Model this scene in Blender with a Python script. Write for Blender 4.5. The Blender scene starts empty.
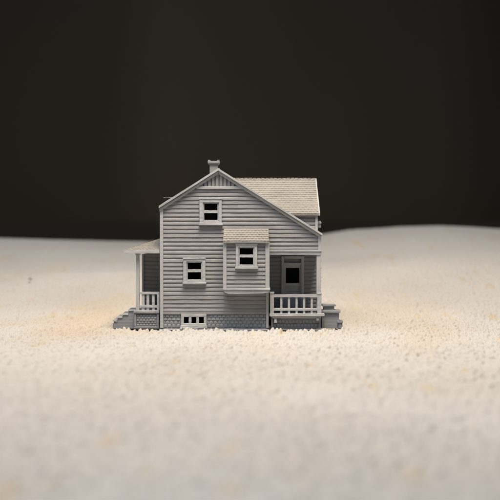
import bpy, math, random
import numpy as np
random.seed(7); np.random.seed(7)
S = bpy.context.scene
COL = S.collection
U = 0.001                      # everything below is in millimetres
D, F, HZ = 1100.0, 1100.0, 222.0   # camera distance, focal length in photo pixels, horizon row
PITCH = math.atan((250 - HZ) / F)
CAMZ = D * (330 - HZ) / F
# ---------------------------------------------------------------- camera
cam = bpy.data.cameras.new('camera'); co = bpy.data.objects.new('camera', cam); COL.objects.link(co)
co.location = (0, -D * U, CAMZ * U); co.rotation_euler = (math.radians(90) - PITCH, 0, 0)
cam.sensor_width = 36; cam.lens = F / 500 * 36; cam.clip_start = 0.01; cam.clip_end = 60
cam.dof.use_dof = True; cam.dof.focus_distance = (D - 4) * U; cam.dof.aperture_fstop = cam.lens / 11.5
S.camera = co
# ---------------------------------------------------------------- world, lamps, exposure
w = bpy.data.worlds.new('World'); S.world = w; w.use_nodes = True
w.node_tree.nodes['Background'].inputs[0].default_value = (0.34, 0.64, 1.0, 1)
w.node_tree.nodes['Background'].inputs[1].default_value = 0.13
def area(name, loc, target, size, size_y, power, col):
    l = bpy.data.lights.new(name, 'AREA'); l.shape = 'RECTANGLE'; l.size = size; l.size_y = size_y
    l.energy = power; l.color = col
    if name == 'ceiling_lamp': l.spread = math.radians(128)
    o = bpy.data.objects.new(name, l); COL.objects.link(o); o.location = loc
    from mathutils import Vector
    o.rotation_euler = (Vector(target) - Vector(loc)).to_track_quat('-Z', 'Y').to_euler()
    return o
area('ceiling_lamp', (0.08, -0.36, 1.14), (0.0, 0.22, 0.0), 0.42, 0.34, 11.0, (1.0, 0.84, 0.65))
area('cool_fill', (-0.4, -0.85, 1.5), (0.0, 0.0, 0.05), 0.8, 0.6, 16.8, (0.88, 0.91, 1.0))  # cool fill added at front left to lift the walls
S.view_settings.view_transform = 'Standard'; S.view_settings.look = 'None'
S.view_settings.exposure = 0.0; S.view_settings.gamma = 1.0
S.render.engine = 'CYCLES'
# ---------------------------------------------------------------- picture -> place
_sa, _ca = math.sin(PITCH), math.cos(PITCH)
def P(px, py, Y=0.0):
    u = (px - 250) / F; v = (250 - py) / F
    dy = _ca + v * _sa; dz = -_sa + v * _ca
    t = (Y + D) / dy
    return u * t, CAMZ + dz * t
def X(px, Y=0.0): return P(px, 250, Y)[0]
def Z(py, Y=0.0): return P(250, py, Y)[1]
# ---------------------------------------------------------------- materials
def nodes(m): m.use_nodes = True; return m.node_tree.nodes, m.node_tree.links
def plastic(name, col, rough=0.5, spec=0.35, layer=0.35):
    m = bpy.data.materials.new(name); n, l = nodes(m); b = n['Principled BSDF']
    tc = n.new('ShaderNodeTexCoord')
    no = n.new('ShaderNodeTexNoise'); no.inputs['Scale'].default_value = 42; no.inputs['Detail'].default_value = 5
    l.new(tc.outputs['Object'], no.inputs['Vector'])
    cr = n.new('ShaderNodeValToRGB')
    cr.color_ramp.elements[0].position = .3; cr.color_ramp.elements[1].position = .72
    cr.color_ramp.elements[0].color = (*[c * .9 for c in col], 1); cr.color_ramp.elements[1].color = (*[min(1, c * 1.1) for c in col], 1)
    l.new(no.outputs['Fac'], cr.inputs[0]); l.new(cr.outputs[0], b.inputs['Base Color'])
    b.inputs['Roughness'].default_value = rough; b.inputs['Specular IOR Level'].default_value = spec
    # printed layers: fine horizontal lines, slightly uneven
    wv = n.new('ShaderNodeTexWave'); wv.bands_direction = 'Z'; wv.inputs['Scale'].default_value = 420
    wv.inputs['Distortion'].default_value = .15; wv.inputs['Detail'].default_value = 2
    l.new(tc.outputs['Object'], wv.inputs['Vector'])
    n2 = n.new('ShaderNodeTexNoise'); n2.inputs['Scale'].default_value = 900; n2.inputs['Detail'].default_value = 3
    l.new(tc.outputs['Object'], n2.inputs['Vector'])
    mx = n.new('ShaderNodeMath'); mx.operation = 'ADD'
    l.new(wv.outputs['Fac'], mx.inputs[0]); nm = n.new('ShaderNodeMath'); nm.operation = 'MULTIPLY'; nm.inputs[1].default_value = .5; l.new(n2.outputs['Fac'], nm.inputs[0]); l.new(nm.outputs[0], mx.inputs[1])
    bp = n.new('ShaderNodeBump'); bp.inputs['Strength'].default_value = layer; bp.inputs['Distance'].default_value = 0.00018
    l.new(mx.outputs[0], bp.inputs['Height']); l.new(bp.outputs[0], b.inputs['Normal'])
    return m
M_WALL = plastic('grey_print', (0.268, 0.262, 0.264))
M_TRIM = plastic('grey_print_trim_lit', (0.41, 0.416, 0.42))  # same plastic as the walls, made paler so the edges look lit
M_ROOF = plastic('grey_print_roof_lit', (0.295, 0.279, 0.256), layer=.6)  # same plastic again; warm light on the slopes is put into this tan
M_STONE = plastic('grey_print_stone', (0.24, 0.25, 0.265), layer=.6)
def cloth_mat(name, island, gain=1.0):
    m = bpy.data.materials.new(name); n, l = nodes(m); b = n['Principled BSDF']
    b.inputs['Roughness'].default_value = .95; b.inputs['Specular IOR Level'].default_value = .1
    if island is None:
        b.inputs['Subsurface Weight'].default_value = .45; b.inputs['Subsurface Radius'].default_value = (1, .9, .75); b.inputs['Subsurface Scale'].default_value = .0022
    b.inputs['Sheen Weight'].default_value = .25; b.inputs['Sheen Roughness'].default_value = .5
    tc = n.new('ShaderNodeTexCoord')
    def noise(sc, det, lo, hi, c0, c1, sy=1.0):
        x = n.new('ShaderNodeTexNoise'); x.inputs['Scale'].default_value = sc; x.inputs['Detail'].default_value = det
        ma = n.new('ShaderNodeMapping'); ma.inputs['Scale'].default_value = (1, sy, 1); l.new(tc.outputs['Object'], ma.inputs[0]); l.new(ma.outputs[0], x.inputs['Vector'])
        r = n.new('ShaderNodeValToRGB'); r.color_ramp.elements[0].position = lo; r.color_ramp.elements[1].position = hi
        r.color_ramp.elements[0].color = (*c0, 1); r.color_ramp.elements[1].color = (*c1, 1)
        l.new(x.outputs['Fac'], r.inputs[0]); return r.outputs[0]
    def mul(a, c, f=1.0):
        x = n.new('ShaderNodeMix'); x.data_type = 'RGBA'; x.blend_type = 'MULTIPLY'; x.inputs[0].default_value = f
        l.new(a, x.inputs[6]); l.new(c, x.inputs[7]); return x.outputs[2]
    c = noise(5, 4, .35, .65, tuple(gain * q for q in (.455, .435, .405)), tuple(gain * q for q in (.505, .49, .465)))
    c = mul(c, noise(46, 2, .63, .76, (1, 1, 1), (1, .88, .68), .22))       # small yellowish spots
    c = mul(c, noise(9, 3, .56, .76, (1, 1, 1), (1, .94, .85), .35))        # wide faint stains
    # wide faint ochre patches beside the house
    for (sx, sy, rx, ry, col) in ((-165, 110, 100, 300, (1, .90, .77)), (165, 160, 110, 320, (1, .95, .89))):
        mp = n.new('ShaderNodeMapping'); mp.inputs['Location'].default_value = (-sx / rx, -sy / ry, 0); mp.inputs['Scale'].default_value = (1 / (rx * U), 1 / (ry * U), 0)
        l.new(tc.outputs['Object'], mp.inputs['Vector'])
        wn = n.new('ShaderNodeTexNoise'); wn.inputs['Scale'].default_value = 14; wn.inputs['Detail'].default_value = 3; l.new(tc.outputs['Object'], wn.inputs['Vector'])
        ad = n.new('ShaderNodeVectorMath'); ad.operation = 'ADD'; sc_ = n.new('ShaderNodeVectorMath'); sc_.operation = 'MULTIPLY_ADD'
        sc_.inputs[1].default_value = (1.1, 1.1, 0); sc_.inputs[2].default_value = (-.55, -.55, 0)
        l.new(wn.outputs['Color'], sc_.inputs[0]); l.new(mp.outputs[0], ad.inputs[0]); l.new(sc_.outputs[0], ad.inputs[1])
        g = n.new('ShaderNodeTexGradient'); g.gradient_type = 'SPHERICAL'; l.new(ad.outputs[0], g.inputs[0])
        r = n.new('ShaderNodeValToRGB'); r.color_ramp.interpolation = 'EASE'; r.color_ramp.elements[0].color = (1, 1, 1, 1); r.color_ramp.elements[1].color = (*col, 1)
        r.color_ramp.elements[0].position = .02; r.color_ramp.elements[1].position = .8; l.new(g.outputs[1], r.inputs[0])
        c = mul(c, r.outputs[0])
    if island:
        ge = n.new('ShaderNodeNewGeometry')
        r = n.new('ShaderNodeValToRGB'); r.color_ramp.elements[0].color = (.93, .91, .88, 1); r.color_ramp.elements[1].color = (1, 1, 1, 1)
        l.new(ge.outputs['Random Per Island'], r.inputs[0]); c = mul(c, r.outputs[0])
    l.new(c, b.inputs['Base Color'])
    n2 = n.new('ShaderNodeTexNoise'); n2.inputs['Scale'].default_value = 1400; n2.inputs['Detail'].default_value = 3
    l.new(tc.outputs['Object'], n2.inputs['Vector'])
    bp = n.new('ShaderNodeBump'); bp.inputs['Strength'].default_value = .7; bp.inputs['Distance'].default_value = 0.0006
    l.new(n2.outputs['Fac'], bp.inputs['Height']); l.new(bp.outputs[0], b.inputs['Normal'])
    if island:      # thin fibres let light through
        tr = n.new('ShaderNodeBsdfTranslucent'); l.new(c, tr.inputs[0]); ms = n.new('ShaderNodeMixShader'); ms.inputs[0].default_value = .45
        l.new(b.outputs[0], ms.inputs[1]); l.new(tr.outputs[0], ms.inputs[2]); l.new(ms.outputs[0], n['Material Output'].inputs[0])
    return m
M_CLOTH = cloth_mat('cream_cloth', None)
# ---------------------------------------------------------------- setting: cloth and dark curtain
EX = np.array([0, 60, 120, 170, 250, 322, 350, 400, 440, 470, 500.])
ES = np.array([15, 16, 17.5, 18.5, 16, 11.5, 6.5, 2.8, 1.8, 3, 5.])
def height(x, y):
    """height of the cloth in mm: flat round the house, lifting to a soft crest far behind it"""
    k = (D + 900) / F
    crest = CAMZ - np.interp(x / k + 250, EX, ES) * k
    t = np.clip((y - 120) / 780, 0, 1); s = t * t * (3 - 2 * t)
    z = crest * (0.35 * s + 0.65 * t ** 1.15) 
    bump = 7 * np.exp(-((y - 470 - 0.15 * x) / 95) ** 2) - 5 * np.exp(-((y - 650) / 90) ** 2)
    z = z + bump * (0.6 + 0.4 * np.sin(x / 170 + 1))
    z = z + 2.2 * np.sin(x / 95 + .6) * np.sin(y / 130 + 1.3) * np.clip((np.abs(y + 10 - 60) - 150) / 200, 0, 1)
    back = np.clip((y - 900) / 500, 0, 1)
    z = np.where(y > 900, crest - 190 * back ** 2, z)
    return z - 4.2
def np_mesh(name, v, f, mat, smooth=True):
    me = bpy.data.meshes.new(name)
    me.vertices.add(len(v)); me.vertices.foreach_set('co', (v * U).astype(np.float32).ravel())
    k = f.shape[1]
    me.loops.add(f.size); me.loops.foreach_set('vertex_index', f.astype(np.int32).ravel())
    me.polygons.add(len(f)); me.polygons.foreach_set('loop_start', np.arange(0, f.size, k, dtype=np.int32))
    me.update(calc_edges=True); me.validate()
    me.polygons.foreach_set('use_smooth', np.full(len(f), smooth)); me.materials.append(mat)
    o = bpy.data.objects.new(name, me); COL.objects.link(o); return o
def nubs(x, y, sp, amp, seed):
    """little rounded loops of the weave: height above the cloth at x, y"""
    rs = np.random.RandomState(seed); N = 1024
    jx, jy, hh, el, an = (rs.uniform(0, 1, (N, N)).astype(np.float32) for _ in range(5))
    row = sp * .8
    out = np.full(x.shape, 0.0)
    iy0 = np.floor(y / row).astype(int)
    for dy in (-1, 0, 1):
        iy = iy0 + dy; sh = (iy % 2) * .5
        ix0 = np.floor(x / sp - sh).astype(int)
        for dx in (-1, 0, 1):
            ix = ix0 + dx; a, b = ix % N, iy % N
            cx = (ix + sh + .5 + (jx[a, b] - .5) * .6) * sp; cy = (iy + .5 + (jy[a, b] - .5) * .6) * row
            t = (an[a, b] - .5) * 1.3 + 1.35; ct, st = np.cos(t), np.sin(t)
            u = (x - cx) * ct + (y - cy) * st; v = -(x - cx) * st + (y - cy) * ct
            e = 1.1 + .5 * el[a, b]
            q = ((u / e) ** 2 + (v * e) ** 2) / (sp * .62) ** 2
            h = np.where(q < 1, np.maximum(1 - q, 0) ** .62, 0) * (.45 + .75 * hh[a, b])
            out = np.maximum(out, h)
    return out * amp
ys = np.concatenate([np.arange(-1000, -740, 20.), np.arange(-740, -330, 1.5), np.arange(-330, 200, 1.0), np.arange(200, 480, 1.7), np.arange(480, 1000, 4.), np.arange(1000, 1501, 25.)])
NX = 900
uu = np.linspace(-1, 1, NX); uu = np.concatenate([[-5, -3.5, -2.4, -1.6], uu * 1.15, [1.6, 2.4, 3.5, 5]])
B = np.repeat(ys[:, None], len(uu), 1); A = uu[None] * (np.maximum((D + ys), 350) * 250 / F)[:, None]
fade = np.clip((1000 - B) / 700, 0.2, 1) * (np.abs(uu) < 1.2)[None]
Zc = height(A, B) + (nubs(A, B, 5.3, 3.9, 3) + .5 * nubs(A * 1.0 + 91, B + 37, 2.2, 1.8, 5)) * fade
Zc += (nubs(A, B, 6.0, 4.0, 9) - 1.7) * np.exp(-(np.maximum(-12 - B, 0) / 22) ** 2 - (np.maximum(B - 4, 0) / 8) ** 2) * np.exp(-(np.maximum(np.abs(A + 14) - 105, 0) / 14) ** 2)
under = (A > -114) & (A < 88) & (B > -4.2) & (B < 152); Zc = np.where(under, height(A, B) - 2.5, Zc)
v = np.stack([A.ravel(), B.ravel(), Zc.ravel()], 1); nx = len(uu)
i = (np.arange(len(ys) - 1)[:, None] * nx + np.arange(nx - 1)[None]).ravel(); f = np.stack([i, i + 1, i + nx + 1, i + nx], 1)
cloth = np_mesh('cloth', v, f, M_CLOTH)
cloth['kind'] = 'structure'; cloth['label'] = 'cream nubbly woollen cloth spread under the little grey house'
# curtain far behind
m = bpy.data.materials.new('dark_curtain'); n, l = nodes(m); b = n['Principled BSDF']
b.inputs['Roughness'].default_value = .95; b.inputs['Specular IOR Level'].default_value = .05
tc = n.new('ShaderNodeTexCoord'); sx = n.new('ShaderNodeSeparateXYZ'); l.new(tc.outputs['Object'], sx.inputs[0])
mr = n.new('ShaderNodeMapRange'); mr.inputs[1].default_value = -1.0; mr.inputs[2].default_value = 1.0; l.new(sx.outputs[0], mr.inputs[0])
r = n.new('ShaderNodeValToRGB'); r.color_ramp.interpolation = 'EASE'     # dark brown tone varies across the width, darkest at the right
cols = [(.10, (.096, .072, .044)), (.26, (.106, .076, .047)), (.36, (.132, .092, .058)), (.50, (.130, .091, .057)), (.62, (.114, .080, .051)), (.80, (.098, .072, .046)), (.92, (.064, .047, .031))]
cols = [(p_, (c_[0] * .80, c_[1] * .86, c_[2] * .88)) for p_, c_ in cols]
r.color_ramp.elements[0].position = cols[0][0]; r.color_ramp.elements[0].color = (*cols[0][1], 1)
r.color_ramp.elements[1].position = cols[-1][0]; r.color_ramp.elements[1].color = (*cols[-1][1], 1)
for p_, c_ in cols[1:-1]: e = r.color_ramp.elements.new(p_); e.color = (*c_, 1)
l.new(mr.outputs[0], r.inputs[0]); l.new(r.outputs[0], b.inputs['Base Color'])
cx = np.linspace(-4000, 4000, 501); cz = np.array([-900, 600, 1800, 3200.])
A, B = np.meshgrid(cx, cz)
Yc = 2600 + 60 * np.sin(A / 260 + .9 * np.sin(A / 510)) + 8 * np.sin(A / 91 + 1.1)
v = np.stack([A.ravel(), Yc.ravel(), B.ravel()], 1)
i = (np.arange(len(cz) - 1)[:, None] * len(cx) + np.arange(len(cx) - 1)[None]).ravel()
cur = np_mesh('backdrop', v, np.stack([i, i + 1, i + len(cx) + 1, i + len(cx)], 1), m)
cur['kind'] = 'structure'; cur['label'] = 'very dark brown cloth backdrop hanging far behind the cream cloth'
m2 = bpy.data.materials.new('dark_strip'); n, l = nodes(m2); n['Principled BSDF'].inputs['Base Color'].default_value = (.044, .027, .015, 1); n['Principled BSDF'].inputs['Roughness'].default_value = .9
v = np.array([(x, y, z) for z in (-900, 112) for y in (2440, 2500) for x in (-4000, 4000)], float)
f = np.array([[0, 1, 5, 4], [4, 5, 7, 6], [2, 6, 7, 3], [0, 4, 6, 2], [1, 3, 7, 5], [0, 2, 3, 1]])
sk = np_mesh('falloff_strip', v, f, m2, False)  # dark strip added to stand in for light falling off low down
sk['kind'] = 'structure'; sk['label'] = 'added dark strip imitating the falloff of light at the foot of the backdrop'
# ---------------------------------------------------------------- mesh builder
ROOT = (-20.0, 70.0, 0.0)
root = bpy.data.objects.new('miniature_house', None); COL.objects.link(root)
root.location = [c * U for c in ROOT]; root.empty_display_size = .02
root['label'] = 'small grey plastic model of a clapboard house with gable roof, bay and two porches'
root['category'] = 'model house'
TEX = bpy.data.textures.new('uneven_print', 'CLOUDS'); TEX.noise_scale = .0028; TEX.noise_depth = 2
class MB:
    def __init__(s): s.v = []; s.f = []
    def add(s, vs, fs):
        k = len(s.v); s.v += vs; s.f += [[q + k for q in f] for f in fs]
    def hexa(s, p):      # p: 4 bottom then 4 top, same winding
        s.add(list(p), [[3, 2, 1, 0], [4, 5, 6, 7], [0, 1, 5, 4], [1, 2, 6, 5], [2, 3, 7, 6], [3, 0, 4, 7]])
    def box(s, x0, x1, y0, y1, z0, z1):
        x0, x1 = sorted((x0, x1)); y0, y1 = sorted((y0, y1)); z0, z1 = sorted((z0, z1))
        s.hexa([(x0, y0, z0), (x1, y0, z0), (x1, y1, z0), (x0, y1, z0), (x0, y0, z1), (x1, y0, z1), (x1, y1, z1), (x0, y1, z1)])
    def pbox(s, px0, px1, py0, py1, Y0, Y1):   # picture size at depth Y0, real depth to Y1
        s.box(X(px0, Y0), X(px1, Y0), Y0, Y1, Z(py0, Y0), Z(py1, Y0))
    def prism(s, pts, a, b, mp=lambda u, z, t: (u, t, z)):
        n = len(pts); vs = [mp(u, z, a) for u, z in pts] + [mp(u, z, b) for u, z in pts]
        fs = [list(range(n)), list(range(2 * n - 1, n - 1, -1))] + [[q, q + n, (q + 1) % n + n, (q + 1) % n] for q in range(n)]
        s.add(vs, fs)
    def build(s, name, mat, parent=None, bevel=.28, jit=.07, label=None, seg=2):
        me = bpy.data.meshes.new(name)
        vs = [((x - ROOT[0] + random.uniform(-jit, jit)) * U, (y - ROOT[1] + random.uniform(-jit, jit)) * U, (z - ROOT[2] + random.uniform(-jit, jit)) * U) for x, y, z in s.v]
        me.from_pydata(vs, [], s.f); me.update()
        import bmesh
        bm = bmesh.new(); bm.from_mesh(me); bmesh.ops.recalc_face_normals(bm, faces=bm.faces); bm.to_mesh(me); bm.free()
        me.materials.append(mat)
        o = bpy.data.objects.new(name, me); COL.objects.link(o); o.parent = parent or root
        if bevel and mat is M_TRIM:      # uneven printed edges
            sb = o.modifiers.new('fine', 'SUBSURF'); sb.subdivision_type = 'SIMPLE'; sb.levels = sb.render_levels = 3
            dp = o.modifiers.new('uneven', 'DISPLACE'); dp.texture = TEX; dp.strength = .5 * U; dp.mid_level = .5; dp.texture_coords = 'GLOBAL'
        if bevel:
            md = o.modifiers.new('edge', 'BEVEL'); md.width = bevel * U; md.segments = seg; md.limit_method = 'ANGLE'; md.angle_limit = .6
        if label: o['label'] = label
        return o
ROW = 4.13; ZR0 = Z(311.6)
def lap(zr):               # outward offset of the clapboard face at height zr above a board's lower edge
    t = zr / ROW
    return float(np.interp(t, [0, .12, .58, .74, 1], [.6, 1.0, .7, .1, .0]))
def siding(mb, mp, u0, u1, z0, z1, holes=(), thick=3.0):
    """clapboards: mp(u, out, z) -> xyz; u0,u1 functions of z; holes = (ua, ub, za, zb)"""
    k = math.floor((z0 - ZR0) / ROW)
    while ZR0 + k * ROW < z1 - .05:
        za, zb = ZR0 + k * ROW, ZR0 + (k + 1) * ROW; row_o = random.uniform(-.12, .12)
        cuts = sorted({max(za, z0), min(zb, z1)} | {h for ho in holes for h in ho[2:] if max(za, z0) < h < min(zb, z1)})
        for a, b in zip(cuts, cuts[1:]):
            if b - a < .02: continue
            mid = (a + b) / 2
            spans = [(None, None)]
            hs = sorted([h for h in holes if h[2] < mid < h[3]])
            edges = []; cur = None
            for h in hs: edges.append((cur, h[0])); cur = h[1]
            edges.append((cur, None))
            zs = [a] + [za + t * ROW for t in (.12, .58, .74) if a < za + t * ROW < b] + [b]
            for L, R in edges:
                def lo(z): return u0(z) if L is None else L
                def hi(z): return u1(z) if R is None else R
                if hi(mid) - lo(mid) < .3: continue
                ns = max(1, int((hi(mid) - lo(mid)) / 4.5)); prof = []
                for q in range(ns + 1):
                    t = q / ns
                    def uu_(z): return lo(z) + (max(hi(z), lo(z) + .01) - lo(z)) * t
                    wob = .06 * math.sin(.21 * uu_(mid) + k * 1.7) + random.uniform(-.05, .05) + row_o
                    zw = random.uniform(-.06, .06)
                    prof.append([mp(uu_(a), -thick, a)] + [mp(uu_(z), lap(min(max(z - za, 0), ROW)) + (wob if .3 < z - za < ROW * .7 else 0), z + (zw if .3 < z - za < ROW * .7 else 0)) for z in zs] + [mp(uu_(b), -thick, b)])
                n = len(prof[0]); fs = [list(range(n)), list(range(n * ns + n - 1, n * ns - 1, -1))]
                for q in range(ns): fs += [[q * n + e, (q + 1) * n + e, (q + 1) * n + (e + 1) % n, q * n + (e + 1) % n] for e in range(n)]
                mb.add([p for pr_ in prof for p in pr_], fs)
        k += 1
def front(Y): return lambda u, o, z: (u, Y - o, z)
def leftw(Xw): return lambda u, o, z: (Xw - o, u, z)
def rightw(Xw): return lambda u, o, z: (Xw + o, u, z)
def backw(Y): return lambda u, o, z: (u, Y + o, z)
C_ = lambda c: (lambda z: c)
def shingles(mb, e0, e1, r1, r0, rows, wid, th=.6):
    """courses of small tiles between the eave e0-e1 and ridge r0-r1 (points, mm)"""
    e0, e1, r0, r1 = map(np.array, (e0, e1, r0, r1))
    e0, e1, r0, r1 = [q.astype(float) for q in (e0, e1, r0, r1)]
    nrm = np.cross(e1 - e0, (r0 + r1) / 2 - (e0 + e1) / 2); nrm /= np.linalg.norm(nrm)
    if nrm[2] < 0: nrm = -nrm
    L0 = np.linalg.norm(e1 - e0)
    for j in range(rows):
        t0, t1 = j / rows, min(1, (j + 1.12) / rows)
        def pt(s, t):      # s is absolute distance along the eave direction
            a = e0 + (r0 - e0) * t; b = e1 + (r1 - e1) * t
            ud = (e1 - e0) / L0; sa = (a - e0) @ ud; sb = (b - e0) @ ud
            return a + (b - a) * min(1, max(0, (s - sa) / max(sb - sa, 1e-6)))
        s = -(j % 2) * wid * .5
        while s < L0:
            s1 = s + wid - .4; a, b = max(s, 0), min(s1, L0)
            if b - a > .4:
                p = [pt(a, t0), pt(b, t0), pt(b, t1), pt(a, t1)]
                if np.linalg.norm(p[1] - p[0]) > .5:
                    h = th * random.uniform(.9, 1.12); o = random.uniform(-.12, .12)
                    d = (p[0] - p[3]); d = d / max(np.linalg.norm(d), 1e-6) * o
                    lo = [q - nrm * .3 for q in p]
                    hi = [p[0] + nrm * h + d, p[1] + nrm * h + d, p[2] + nrm * .15, p[3] + nrm * .15]
                    mb.hexa([tuple(q) for q in lo] + [tuple(q) for q in hi])
            s += wid
def slab(mb, q, t):      # q: 4 points of the top face, thickness t straight down
    mb.hexa([(x, y, z - t) for x, y, z in q] + [tuple(p) for p in q])
# ---------------------------------------------------------------- key sizes
XL, XR = X(160), X(321); XM = X(268.6)
DEP = 150.0
ridge = P(218.3, 168.2, -4); eL = P(159.2, 206.0, -4); eR = P(322.0, 233.2, -4)
gL = (ridge[1] - eL[1]) / (ridge[0] - eL[0]); gR = (eR[1] - ridge[1]) / (eR[0] - ridge[0])
def roof_z(x): return ridge[1] + (gL if x < ridge[0] else gR) * (x - ridge[0])
DROP = 3.4
def uL(z): return max(XL, ridge[0] + (z - (ridge[1] - DROP)) / gL)
def uR(z): return min(XR, ridge[0] + (z - (ridge[1] - DROP)) / gR)
zBeam0, zBeam1 = Z(254.6), Z(250)
WY, WR = 22.0, 80.0      # wing: front wall depth, ridge depth
def hole(a, b, c, d, Y=0): return (X(a, Y), X(b, Y), Z(d, Y), Z(c, Y))
H_UP = hole(203.2, 218.6, 202.4, 221.2); H_LO = hole(186.6, 202.0, 261.6, 280.4)
BH = hole(181.5, 205.5, 315.0, 326.5)
# front wall
mb = MB()
rec = (XM, XR + 9, -50, zBeam1)
H_BAY = (X(228), X(264), Z(286), Z(246))
siding(mb, front(0), uL, uR, ZR0, Z(188), [H_UP, H_LO, H_BAY, rec])
# flat band above the stones
mb.box(XL, X(181), -1.0, 3, Z(314.2), ZR0 - .02); mb.box(X(206), XM, -1.0, 3, Z(314.2), ZR0 - .02)
mb.box(X(181), X(206), -.9, 3, Z(314.0), ZR0 - .02)
fw = mb.build('front_wall', M_WALL, bevel=0, jit=.05, label='front clapboard wall under the tall gable')
t = MB(); t.pbox(160.0, 163.2, 206.6, 328, -2.1, 2.5)
t.build('corner_trim', M_TRIM, fw)
t = MB(); t.pbox(266.2, 268.7, 291, 328, -1.9, 5); t.build('corner_trim', M_TRIM, fw)
t = MB(); t.pbox(318.2, 321.2, 236.2, 250, -2.1, 2.5); t.build('corner_trim', M_TRIM, fw)
# beam over the recess
t = MB(); t.pbox(269.8, 321.4, 250.2, 254.6, -1.9, 4); t.pbox(269.2, 322.0, 249.6, 251.4, -2.9, -1.8)
t.build('porch_beam', M_TRIM, jit=.25)
# gable vent with upright boards
mb = MB()
zv0, zv1 = Z(186.4), ridge[1] - DROP
mb.prism([(ridge[0] + (zv0 - 1.5 - zv1) / gL, zv0 - 1.5), (ridge[0] + (zv0 - 1.5 - zv1) / gR, zv0 - 1.5), (ridge[0], zv1)], .3, 3)
for kx in np.arange(-22, 30, 3.9):
    xa, xb = ridge[0] + kx, ridge[0] + kx + 2.6
    def top(x): return zv1 - .8 + (gL if x < ridge[0] else gR) * (x - ridge[0])
    if min(top(xa), top(xb)) < zv0 + .6: continue
    pts = [(xa, zv0), (xb, zv0), (xb, top(xb))] + ([(ridge[0], top(ridge[0]))] if xa < ridge[0] < xb else []) + [(xa, top(xa))]
    mb.prism(pts, -1.3, .5)
gv = mb.build('gable_vent', M_WALL)
t = MB(); t.pbox(196.6, 245.5, 186.2, 189.0, -2.2, 1); t.build('vent_sill', M_TRIM, gv)
# foundation
def stones(mb, x0, x1, z0, z1, Y, rows=4, wid=4.6, mp=None):
    mp = mp or (lambda u, o, z: (u, Y - o, z))
    hh = (z1 - z0) / rows
    for r in range(rows):
        x = x0 - (r % 2) * wid * .5
        while x < x1:
            a, b = max(x, x0), min(x + wid * random.uniform(.86, .93), x1)
            if b - a > .6:
                o = random.uniform(.4, .8); zz0 = z0 + r * hh + .25; zz1 = z0 + (r + 1) * hh - .2
                g = .35
                pts = [mp(a, 0, zz0), mp(b, 0, zz0), mp(b, 0, zz1), mp(a, 0, zz1)]
                pts2 = [mp(a + g, o, zz0 + g), mp(b - g, o, zz0 + g), mp(b - g, o, zz1 - g), mp(a + g, o, zz1 - g)]
                mb.hexa(pts + pts2)
            x += wid
mb = MB(); zf0, zf1 = Z(327.4), Z(314.2)
mb.box(XL + .5, X(181), .6, 3, 0, zf1 - .1); mb.box(X(206), XM, .6, 3, 0, zf1 - .1)
stones(mb, X(163.4), X(180.2), zf0, zf1, .5, wid=4.2); stones(mb, X(207.2), X(266.2), zf0, zf1, .5, wid=4.2)
mb.box(XL + .5, XL + 3, 3.2, DEP, 0, Z(311)); mb.box(XL + .5, XR - 1, DEP - 3, DEP - .2, 0, Z(311)); mb.box(XR - 4, XR - 1, 62, DEP - 3.3, 0, Z(311))
mb.box(XM - 3, XM - .2, 3.2, 62, 0, Z(311)); mb.box(XL + 3.2, XR - 4.2, 3.2, DEP - 3.2, 0, 1.2)
fd = mb.build('foundation', M_STONE, bevel=0)
t = MB(); t.box(XL - .5, XM - .2, -4.0, 3, -.2, 1.0); t.box(XM + 2.4, XR + .5, -3.4, 3, -.2, .9)
t.build('base_plate', M_TRIM, fd, jit=.35)
# left, right, back walls
mb = MB(); siding(mb, leftw(XL + 1.3), C_(3.2), C_(DEP), ZR0, Z(209)); mb.build('side_wall', M_WALL, bevel=0)
mb = MB()
siding(mb, rightw(XR - 2.6), C_(64), C_(DEP), ZR0, Z(236))
mb.build('side_wall', M_WALL, bevel=0)
mb = MB(); siding(mb, backw(DEP), uL, uR, ZR0, ridge[1] - DROP - 1); mb.build('back_wall', M_WALL, bevel=0)
# main roof
RY0, RY1 = -4.0, DEP + 4
mb = MB()
rz = ridge[1]; xo = ridge[0]
slab(mb, [(eL[0], RY0, eL[1] - 1), (xo, RY0, rz - 1), (xo, RY1, rz - 1), (eL[0], RY1, eL[1] - 1)], 1.6)
slab(mb, [(xo, RY0, rz - 1), (eR[0], RY0, eR[1] - 1), (eR[0], RY1, eR[1] - 1), (xo, RY1, rz - 1)], 1.6)
shingles(mb, (eL[0], RY0 + .4, eL[1] - .9), (eL[0], RY1, eL[1] - .9), (xo, RY1, rz - .9), (xo, RY0 + .4, rz - .9), 22, 3.5, .6)
shingles(mb, (eR[0], RY0 + .4, eR[1] - .9), (eR[0], RY1, eR[1] - .9), (xo, RY1, rz - .9), (xo, RY0 + .4, rz - .9), 36, 3.5, .6)
mb.box(xo - 1.2, xo + 1.2, RY0, RY1, rz - 1.2, rz + .15)
roof = mb.build('roof', M_ROOF, bevel=0, jit=.1)
def rake(name, x0, z0, x1, z1, d0, d1, Ya, Yb, par):
    mb = MB(); mb.prism([(x0, z0 - d0), (x1, z1 - d0), (x1, z1 - d1), (x0, z0 - d1)], Ya, Yb); return mb.build(name, M_TRIM, par, jit=.15)
rake('rake_board', eL[0], eL[1], xo - .05, rz, 2.75, 5.3, -2.9, .5, roof)
rake('rake_board', xo + .05, rz, eR[0] - .6, eR[1] + .4, 2.75, 5.3, -2.9, .5, roof)
rake('rake_edge', eL[0] - .4, eL[1], xo - .05, rz, .1, 2.3, -5.2, -3.9, roof)
rake('rake_edge', xo + .05, rz, eR[0] + .3, eR[1] - .2, .1, 2.3, -5.2, -3.9, roof)
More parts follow.
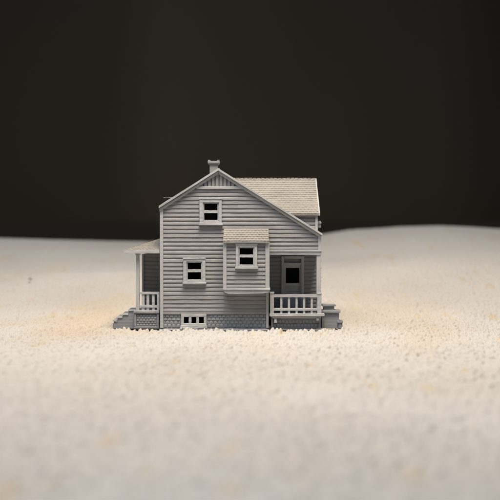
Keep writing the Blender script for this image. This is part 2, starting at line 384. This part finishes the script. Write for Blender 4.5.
# chimney
CY = 34.0
mb = MB()
cx0, cx1 = X(209.7, CY), X(218.0, CY); zc = Z(163.4, CY)
mb.box(cx0, cx1, CY, CY + 9, rz - 14, zc)
a0, a1 = X(207.8, CY), X(219.8, CY); zt = Z(161.0, CY)
mb.hexa([(cx0 - .3, CY - .4, zc - 1), (cx1 + .3, CY - .4, zc - 1), (cx1 + .3, CY + 9.4, zc - 1), (cx0 - .3, CY + 9.4, zc - 1),
         (a0, CY - 1.8, zc), (a1, CY - 1.8, zc), (a1, CY + 10.8, zc), (a0, CY + 10.8, zc)])
mb.box(a0, a1, CY - 1.8, CY + 10.8, zc - .02, zt)
for (p, q) in ((a0, a0 + 3), (a1 - 3, a1)): mb.box(p + .1, q - .1, CY - 1.7, CY + 10.7, zt - .02, zt + .9)
mb.build('chimney', M_WALL, roof, bevel=.6, jit=.2, seg=3)
# wing behind, its roof slope turned to the viewer
EYw = WY - 4
wrx = X(317.0, WR); wex = X(319.0, EYw); zwr = Z(178.3, WR); zwe = Z(213.0, EYw)
WXL = xo + 3; WXR = XR - 2.6
mb = MB()
yb = 2 * WR - EYw
slab(mb, [(WXL, EYw, zwe - .8), (wex, EYw, zwe - .8), (wex, WR, zwr - .8), (WXL, WR, zwr - .8)], 1.8)
slab(mb, [(WXL, WR, zwr - .8), (wex, WR, zwr - .8), (wex, yb, zwe - .8), (WXL, yb, zwe - .8)], 1.8)
shingles(mb, (WXL, EYw, zwe - .8), (wex, EYw, zwe - .8), (wex, WR, zwr - .8), (WXL, WR, zwr - .8), 17, 3.6, .62)
shingles(mb, (WXL, yb, zwe - .8), (wex, yb, zwe - .8), (wex, WR, zwr - .8), (WXL, WR, zwr - .8), 17, 3.6, .62)
for q in np.arange(WXL, wex - 3, 4.5): mb.box(q, q + 3.8, WR - 1.6, WR + 1.6, zwr - 1.1, zwr + random.uniform(.2, .6))
wroof = mb.build('wing_roof', M_ROOF, bevel=0, jit=.12, label='shingled roof slope of the wing turned towards the viewer')
t = MB(); t.prism([(EYw - .3, zwe), (WR, zwr), (yb, zwe), (yb, zwe - 2.7), (WR, zwr - 2.7), (EYw - .3, zwe - 2.7)], wex - .3, wex + 1.0, mp=lambda u, z, t_: (t_, u, z))
t.build('rake_edge', M_TRIM, wroof)
mb = MB()
siding(mb, front(WY), lambda z: xo + 4 + (z - (rz - 4)) / gR, C_(WXR), Z(234, WY), zwe - 1.5)
siding(mb, backw(2 * WR - WY), lambda z: xo + 4 + (z - (rz - 4)) / gR, C_(WXR), Z(234, WY), zwe - 1.5)
sl = (zwr - zwe) / (WR - EYw)
siding(mb, rightw(WXR - .2), lambda z: max(WY + .3, EYw + (z - (zwe - 3.2)) / sl), lambda z: min(2 * WR - WY - .3, yb - (z - (zwe - 3.2)) / sl), Z(236, WY), zwr - 4.5)
ww = mb.build('wing_wall', M_WALL, bevel=0)
t = MB(); t.pbox(315.2, 317.8, 213.6, 235, WY - 2, WY + 3); t.build('corner_trim', M_TRIM, ww)
t = MB(); t.box(WXR + 1, X(320.6, WY + 6), WY + 5, WY + 12, Z(227.6, WY + 6), Z(221.0, WY + 6)); t.box(WXR, X(321.2, WY + 6), WY + 4, WY + 13, Z(223.6, WY + 6), Z(222.0, WY + 6))
t.build('meter_box', M_TRIM, ww)
# ---------------------------------------------------------------- windows
def window(px0, px1, py0, py1, hx0, hx1, hy0, hy1, Y, rail, label, sill=True):
    """trim outside px0..py1, opening hx0..hy1, meeting rail rows rail"""
    mb = MB(); a, b = Y - 2.6, Y + 2
    mb.pbox(px0, px1, py0, hy0 - .6, a, b); mb.pbox(px0, hx0 - .6, hy0 - .6, hy1 + .6, a, b); mb.pbox(hx1 + .6, px1, hy0 - .6, hy1 + .6, a, b)
    mb.pbox(px0, px1, hy1 + .6, py1 - 1.6, a, b)
    mb.pbox(px0 - .5, px1 + .5, py0 - .5, py0 + .8, a - .7, a + .5)
    fr = mb.build('window', M_TRIM, label=label, bevel=.4)
    s = MB(); a2 = Y - 1.3
    s.pbox(hx0 - .7, hx1 + .7, hy0 - .7, hy0 + .7, a2, b - .3); s.pbox(hx0 - .7, hx1 + .7, hy1 - .7, hy1 + .7, a2, b - .3)
    s.pbox(hx0 - .7, hx0 + .6, hy0 + .7, hy1 - .7, a2, b - .3); s.pbox(hx1 - .6, hx1 + .7, hy0 + .7, hy1 - .7, a2, b - .3)
    s.pbox(hx0 + .6, hx1 - .6, rail[0], rail[1], a2 + .2, b - .4)
    s.build('sash', M_TRIM, fr, bevel=.35)
    if sill:
        t = MB(); t.pbox(px0 - .7, px1 + .7, py1 - 2.2, py1, Y - 4.2, Y + .5); t.build('sill', M_TRIM, fr, bevel=.5, jit=.2)
    return fr
window(199.6, 221.8, 198.0, 225.2, 203.6, 218.2, 202.8, 220.8, 0, (210.3, 213.0), 'attic window high in the front gable')
window(183.2, 205.3, 258.2, 284.4, 187.0, 201.6, 262.0, 280.2, 0, (269.4, 272.2), 'lower left window of the front wall')
# basement window, three panes
mb = MB(); mb.pbox(181, 206.4, 314.0, 316.9, -2.0, 3); mb.pbox(181, 206.4, 323.4, 326.8, -2.0, 3)
for a, b in ((181, 183.7), (188.6, 191.3), (196.2, 198.9), (203.8, 206.4)): mb.pbox(a, b, 316.9, 323.4, -1.8, 3)
bw = mb.build('basement_window', M_TRIM, bevel=.4)
t = MB(); t.pbox(180.4, 207, 325.8, 328.2, -4.4, -1.4); t.pbox(180, 190, 327.6, 329.0, -5.2, -2); t.build('sill', M_TRIM, bw, jit=.35)
# ---------------------------------------------------------------- bay
BY = -15.0
mb = MB()
bx0, bx1 = X(223.4, BY), X(269.2, BY)
hb = hole(238.4, 254.6, 246.8, 266.0, BY)
siding(mb, front(BY), C_(bx0 + .5), C_(bx1 - .5), Z(289.5, BY), Z(241.5, BY), [hb], thick=2.5)
siding(mb, leftw(bx0 + 1.2), C_(BY + 2), C_(-.1), Z(289.5, BY), Z(241.5, BY), thick=2)
siding(mb, rightw(bx1 - 1.2), C_(BY + 2), C_(-.1), Z(289.5, BY), Z(241.5, BY), thick=2)
bay = mb.build('bay', M_WALL, bevel=0, jit=.05, label='boxy bay hanging on the front wall')
for a, b in ((223.0, 226.6), (265.4, 269.6)):
    t = MB(); t.pbox(a, b, 241.8, 289.2, BY - 1.9, BY + 2.6); t.build('corner_trim', M_TRIM, bay, bevel=.4)
t = MB()
t.pbox(222.6, 270.2, 288.0, 289.8, BY - 3.0, -.5)
a = [(X(223.0, BY), Z(289.6, BY)), (X(269.8, BY), Z(289.6, BY)), (X(269.4, BY), Z(292.2, BY)), (X(262, BY), Z(293.2, BY)), (X(228.5, BY), Z(294.0, BY)), (X(224.5, BY), Z(292.4, BY))]
t.prism(a, BY - 2.0, -.3)
t.build('bay_base', M_TRIM, bay, bevel=.6, jit=.25)
mb = MB(); y0 = BY - 4.5
r0 = (X(223.0, y0), y0, Z(241.0, y0)); r1 = (X(268.8, y0), y0, Z(241.0, y0)); rr1 = (X(268.6, 0), -1.2, Z(228.8, 0)); rr0 = (X(224.0, 0), -1.2, Z(228.8, 0))
slab(mb, [r0, r1, rr1, rr0], 1.6)
shingles(mb, r0, r1, rr1, rr0, 6, 3.6, .65)
t = mb
t.box(rr0[0], rr1[0], -1.9, -.2, rr0[2] - 3, rr0[2] + .3)
mb.box(r0[0] + 1, r1[0] - 1, BY - 1.5, -.3, Z(243.4, BY), r0[2] - 1.2)
mb.build('bay_roof', M_ROOF, bay, bevel=.15)
wb = window(235.8, 257.2, 243.8, 269.0, 239.0, 253.8, 247.4, 265.4, BY, (254.6, 257.4), 'window in the front of the bay')
# ---------------------------------------------------------------- recessed porch on the right
QY = 62.0
mb = MB()
dx0, dx1 = X(283.0, QY), X(302.0, QY); dz1 = Z(258.0, QY); dk = Z(317.6)
siding(mb, front(QY), C_(XM - 2), C_(XR - .1), dk - 2, zBeam0 + 4, [(dx0, dx1, -9, dz1)])
mb.box(XM - 2.6, XM - .4, 3.2, QY, 0, zBeam0 + 4)
mb.build('porch_wall', M_WALL, bevel=0, label='shaded wall at the back of the recessed porch')
mb = MB(); mb.box(XM - 1, XR, 3.5, QY + 2, zBeam0 + .6, zBeam0 + 2.6); mb.build('porch_ceiling', M_WALL)
# door
mb = MB()
pa = QY - .6
mb.box(dx0 + .2, X(285.8, QY), pa, QY + 2.6, dk, Z(263.4, QY)); mb.box(X(299.4, QY), dx1 - .2, pa, QY + 2.6, dk, Z(263.4, QY))
mb.box(X(285.8, QY), X(299.4, QY), pa, QY + 2.6, Z(267.8, QY), Z(263.4, QY)); mb.box(X(285.8, QY), X(299.4, QY), pa, QY + 2.6, Z(286.4, QY), Z(283.0, QY))
mb.box(X(285.8, QY), X(299.4, QY), pa + 1.2, QY + 2.4, Z(292, QY), Z(286.4, QY)); mb.box(X(285.8, QY), X(299.4, QY), pa, QY + 2.6, Z(296, QY), Z(292, QY))
mb.box(X(285.8, QY), X(299.4, QY), pa + 1.2, QY + 2.4, dk, Z(296, QY))
door = mb.build('door', M_TRIM, bevel=.3, label='porch door with a square dark opening')
t = MB(); t.box(X(281.4, QY), X(284, QY), QY - 2.6, QY + .4, dk, Z(256, QY)); t.box(X(301.2, QY), X(304, QY), QY - 2.6, QY + .4, dk, Z(256, QY))
t.box(X(284, QY), X(301.2, QY), QY - 2.6, QY + .4, Z(258.8, QY), Z(256, QY)); t.box(X(284, QY), X(301.2, QY), QY - 2.4, QY + .4, Z(264.4, QY), Z(262.6, QY))
t.build('door_frame', M_TRIM, door)
t = MB(); t.box(X(283.4, QY), X(301.6, QY), QY + .8, QY + 2.2, Z(263, QY), Z(258, QY)); t.build('transom', M_STONE, door)
# post
mb = MB(); mb.pbox(316.6, 320.9, 254.6, 313, -1.2, 3.2)
for k in range(26):   # rough printed edge
    z = random.uniform(Z(292), Z(258)); x = X(320.8) + random.uniform(-.3, .3); q = random.uniform(.2, .5)
    mb.box(x - q, x + q, -1.0, random.uniform(0, 2), z - q, z + q * 1.6)
mb.build('porch_post', M_TRIM, bevel=.5, jit=.2, label='rough edged right porch post')
# deck, foundation
mb = MB()
mb.pbox(269.6, 324.6, 313.6, 316.4, -7.0, 1.5); mb.pbox(272.6, 321.0, 316.4, 318.6, -4.5, 4); mb.box(X(271), XR - .3, 4.1, QY, Z(320), Z(317.4))
for a in (274.2, 316.5): mb.pbox(a, a + 2.6, 318.4, 323.0 if a < 300 else 320.6, -5.6, -1.0)
pd = mb.build('porch_deck', M_TRIM, bevel=.4, jit=.2, label='deck of the recessed porch')
mb = MB(); mb.pbox(271.4, 320.8, 318.7, 328.6, .8, 3.9); stones(mb, X(273.5), X(319), Z(327.2), Z(319.5), .8, rows=2, wid=3.4)
mb.box(XR - 3, XR - .4, 20.2, QY, 0, dk - 2.6)
for a in (271.2, 318.6): mb.pbox(a, a + 2.3, 318.8, 328.4, -.8, 4)
mb.build('porch_base', M_STONE, pd, bevel=.25)
# railing
def railing(xs, px0, px1, ty0, ty1, by0, by1, ybot, Y, w, label, ext=0):
    mb = MB(); mb.pbox(px0, px1, ty0, ty1, Y - 1.9, Y + 1.9); mb.pbox(px0, px1, by0, by1, Y - 1.5, Y + 1.5)
    r = mb.build('railing', M_TRIM, bevel=.45, jit=.12, label=label)
    for i, x in enumerate(xs):
        t = MB(); t.pbox(x - w / 2, x + w / 2, ty1 - .1, ybot, Y - 1.0, Y + 1.0)
        t.build('baluster', M_TRIM, r, bevel=.35, jit=.12)
    return r
RY = -3.2
r = railing([281.4, 289.1, 296.7, 304.3, 311.9], 272.6, 320.6, 294.6, 297.3, 308.4, 310.7, 313.8, RY, 2.1, 'wide white-lit railing of the right porch')
for a, b, c in ((270.2, 273.9, 292.4), (317.4, 321.6, 293.2)):
    t = MB(); t.pbox(a, b, c, 313.7, RY - 2.2, RY + 2); t.pbox(a - .3, b + .3, c - .3, c + 1.0, RY - 2.6, RY + 2.4); t.build('newel_post', M_TRIM, r, bevel=.4)
# side rail of that porch (right side)
mb = MB(); xs_ = XR - 1.2
mb.box(xs_ - 1.2, xs_ + 1.2, 2.5, 10, Z(297.3), Z(294.8)); mb.box(xs_ - 1, xs_ + 1, 2.5, 10, Z(310.7), Z(308.4))
mb.build('railing', M_TRIM, label='short side railing at the top of the right steps')
# right steps with stepped side wall
mb = MB(); sy = 5.0
mb.pbox(322.2, 335.8, 304.4, 306.4, sy - 1, 16); mb.pbox(323.6, 334.4, 306.4, 310.4, sy + .6, 15)
mb.pbox(321.6, 340.6, 310.2, 312.8, sy - 2, 17); mb.pbox(322.0, 339.2, 312.8, 328.4, sy, 16)
mb.pbox(337.4, 343.2, 321.0, 323.2, sy - 2.4, 17); mb.pbox(338.6, 342.8, 323.2, 328.4, sy - 1.4, 16)
for k in range(4):   # treads behind the side wall
    mb.box(XR, XR + 4 + 4.5 * k, 16.2, 40, 0, dk - 1 - 3 * k)
mb.build('side_steps', M_STONE, bevel=.35, jit=.2, label='right hand steps hidden behind a stepped side wall')
# ---------------------------------------------------------------- open porch on the left
LY = 4.0
lx0 = X(133.6, LY)
dkl = Z(310.2, LY)
mb = MB(); mb.pbox(133.4, 159.0, 310.2, 312.8, LY - 1.4, LY + 4); mb.box(lx0 + .6, X(159, LY), LY + 4.1, 112, Z(315, LY), Z(312.4, LY))
lp = mb.build('porch_deck', M_TRIM, bevel=.4, jit=.15, label='deck of the left porch')
mb = MB()
mb.box(lx0 + .8, XL - 1.4, LY + .8, 110, 0, Z(315.1, LY))
x0, x1 = X(134.0, LY), X(159.4, LY)
for (a, b, c, d) in ((134.0, 158.6, 312.9, 314.4), (134.0, 158.6, 326.4, 328.2), (134.0, 136.0, 314.4, 326.4), (156.8, 158.6, 314.4, 326.4)): mb.pbox(a, b, c, d, LY - .4, LY + 2)
stones(mb, X(136.2, LY), X(156.6, LY), Z(326.2, LY), Z(314.6, LY), LY + .8, rows=5, wid=3.2)
stones(mb, LY + 2, 108, 1.5, Z(314.6, LY), 0, rows=5, wid=3.6, mp=lambda u, o, z: (lx0 + .8 - o, u, z))
mb.build('porch_base', M_STONE, lp, bevel=.25)
mb = MB(); mb.pbox(135.9, 139.3, 253.2, 310.2, LY - .4, LY + 3); mb.pbox(135.3, 139.9, 253.2, 255.2, LY - 1, LY + 3.6)
mb.build('porch_post', M_TRIM, bevel=.4, jit=.15, label='slim corner post of the left porch')
r = railing([143.0, 147.7, 153.2], 139.3, 159.0, 292.0, 294.3, 305.2, 307.6, 310.3, LY + 1.2, 2.7, 'short railing of the left porch')
t = MB(); t.pbox(156.8, 159.4, 292.4, 310.2, LY - .6, LY + 3.2); t.build('newel_post', M_TRIM, r)
# enclosed room at the far end of the porch
EY = 62.0
ex0 = X(142.0, EY)
mb = MB(); zt_ = Z(254, EY)
siding(mb, front(EY), C_(ex0), C_(XL + .5), dkl - 2, zt_); siding(mb, leftw(ex0 + 2.0), C_(EY + 2), C_(108), 0, zt_); siding(mb, backw(108), C_(ex0), C_(XL + .5), 0, zt_)
er = mb.build('porch_room', M_WALL, bevel=0, label='shaded clapboard room at the far end of the left porch')
t = MB(); t.pbox(141.8, 143.6, 254, 311, EY - 2, EY + 3); t.build('corner_trim', M_TRIM, er)
# hipped lean-to roof
ez = Z(250.6, -1); zt2 = Z(238.6, 36); exl = X(123.4, -1); ax = XL + .8
y0, y1 = -1.0, 116.0; hy = 35.0
mb = MB()
tq = 1.8
E = [(exl, y0, ez), (XL - .3, y0, ez), (XL - .3, y1, ez), (exl, y1, ez)]
Rg = [(XL - 2.2, y0 + hy, zt2), (XL - 2.2, y1 - hy, zt2)]
vs = [(x, y, z - tq) for x, y, z in E] + E + Rg + [(XL - .3, y0 + hy, zt2), (XL - .3, y1 - hy, zt2)]
mb.add(vs, [[0, 3, 2, 1], [0, 1, 5, 4], [1, 2, 6, 11, 10, 5], [2, 3, 7, 6], [3, 0, 4, 7], [4, 5, 10, 8], [7, 4, 8, 9], [6, 7, 9, 11], [8, 10, 11, 9]])
shingles(mb, (exl, y0, ez), (XL - .3, y0, ez), (XL - .3, y0 + hy, zt2), (XL - 2.2, y0 + hy, zt2), 11, 3.4, .5)
shingles(mb, (exl, y0, ez), (exl, y1, ez), (XL - 2.2, y1 - hy, zt2), (XL - 2.2, y0 + hy, zt2), 11, 3.4, .5)
pr = mb.build('porch_roof', M_ROOF, bevel=0, jit=.08, label='shallow hipped roof of the left porch')
t = MB(); t.box(exl - .4, XL - .4, y0 - .8, y0 + 1, ez - 2.8, ez + .3); t.box(exl - .5, exl + 1.2, y0 + 1.1, y1, ez - 2.8, ez + .2)
t.build('fascia', M_TRIM, pr, bevel=.35, jit=.15)
# thin plastic strands and crumbs left by the printing
mb = MB()
def strand(pts, Y, r=.16):
    for (a, b), (c, d) in zip(pts, pts[1:]):
        p, q = P(a, b, Y), P(c, d, Y)
        mb.hexa([(p[0], Y - r, p[1] - r), (q[0], Y - r, q[1] - r), (q[0], Y + r, q[1] - r), (p[0], Y + r, p[1] - r),
                 (p[0], Y - r, p[1] + r), (q[0], Y - r, q[1] + r), (q[0], Y + r, q[1] + r), (p[0], Y + r, p[1] + r)])
for pts, Y_, r_ in (([(163.5, 197.8), (166, 197.2), (169.5, 197.4), (173.5, 198)], -3.5, .14), ([(182, 327.2), (184, 328.6), (188, 328.2), (192, 329), (198, 328.2)], -5.5, .3), ([(214.5, 328.6), (222, 329.2), (231, 328.4), (240, 329.3)], -5.0, .25)):
    mb = MB(); strand(pts, Y_, r_); mb.build('plastic_strand', M_TRIM, bevel=0, jit=.0)
# left steps
mb = MB(); ys0, ys1 = LY + 8, LY + 36
prof = [(133.8, 307.2), (128.6, 310.6), (122.6, 313.8), (117.2, 317.4), (113.4, 321.0)]
zb = 0
for k in range(5):
    xr = lx0 + 1; xl = X([128.4, 122.6, 117.4, 113.4, 112.6][k], ys0); zt_k = Z([310.0, 313.8, 317.0, 320.4, 324.2][k], ys0)
    mb.box(xl, xr, ys0 + k * .03, ys1 - k * .03, zb + k * .02, zt_k - 1.0)
steps = mb.build('front_steps', M_STONE, bevel=.25, jit=.1, label='low flight of steps at the left end of the house')
for k in range(5):
    xl = X([128.4, 122.6, 117.4, 113.4, 112.2][k], ys0); zt_k = Z([310.0, 313.8, 317.0, 320.4, 324.2][k], ys0)
    xr = (lx0 + 1) if k == 0 else X([128.4, 122.6, 117.4, 113.4][k - 1], ys0) - .2
    t = MB(); t.box(xl - .7, xr, ys0 - .8, ys1 + .8, zt_k - 1.0, zt_k + .1); t.build('tread', M_TRIM, steps, bevel=.3, jit=.15)
# ---------------------------------------------------------------- a speck of lint on the cloth
import bmesh
bm = bmesh.new(); bmesh.ops.create_icosphere(bm, subdivisions=3, radius=1)
for q in bm.verts:
    k = 1 + .35 * math.sin(q.co.x * 5 + 1) * math.sin(q.co.y * 4) + .2 * math.sin(q.co.z * 9)
    q.co = (q.co.x * 2.3 * k * U, q.co.y * 1.7 * k * U, q.co.z * 1.2 * k * U)
me = bpy.data.meshes.new('lint_speck'); bm.to_mesh(me); bm.free(); me.materials.append(M_STONE)
lx, ly = -300.0, 400.0
lo = bpy.data.objects.new('lint_speck', me); COL.objects.link(lo); lo.location = (lx * U, ly * U, (float(height(np.array(lx), np.array(ly))) + 7.5) * U)
lo['label'] = 'tiny dark speck of lint on the cream cloth, far left of the house'; lo['category'] = 'lint'
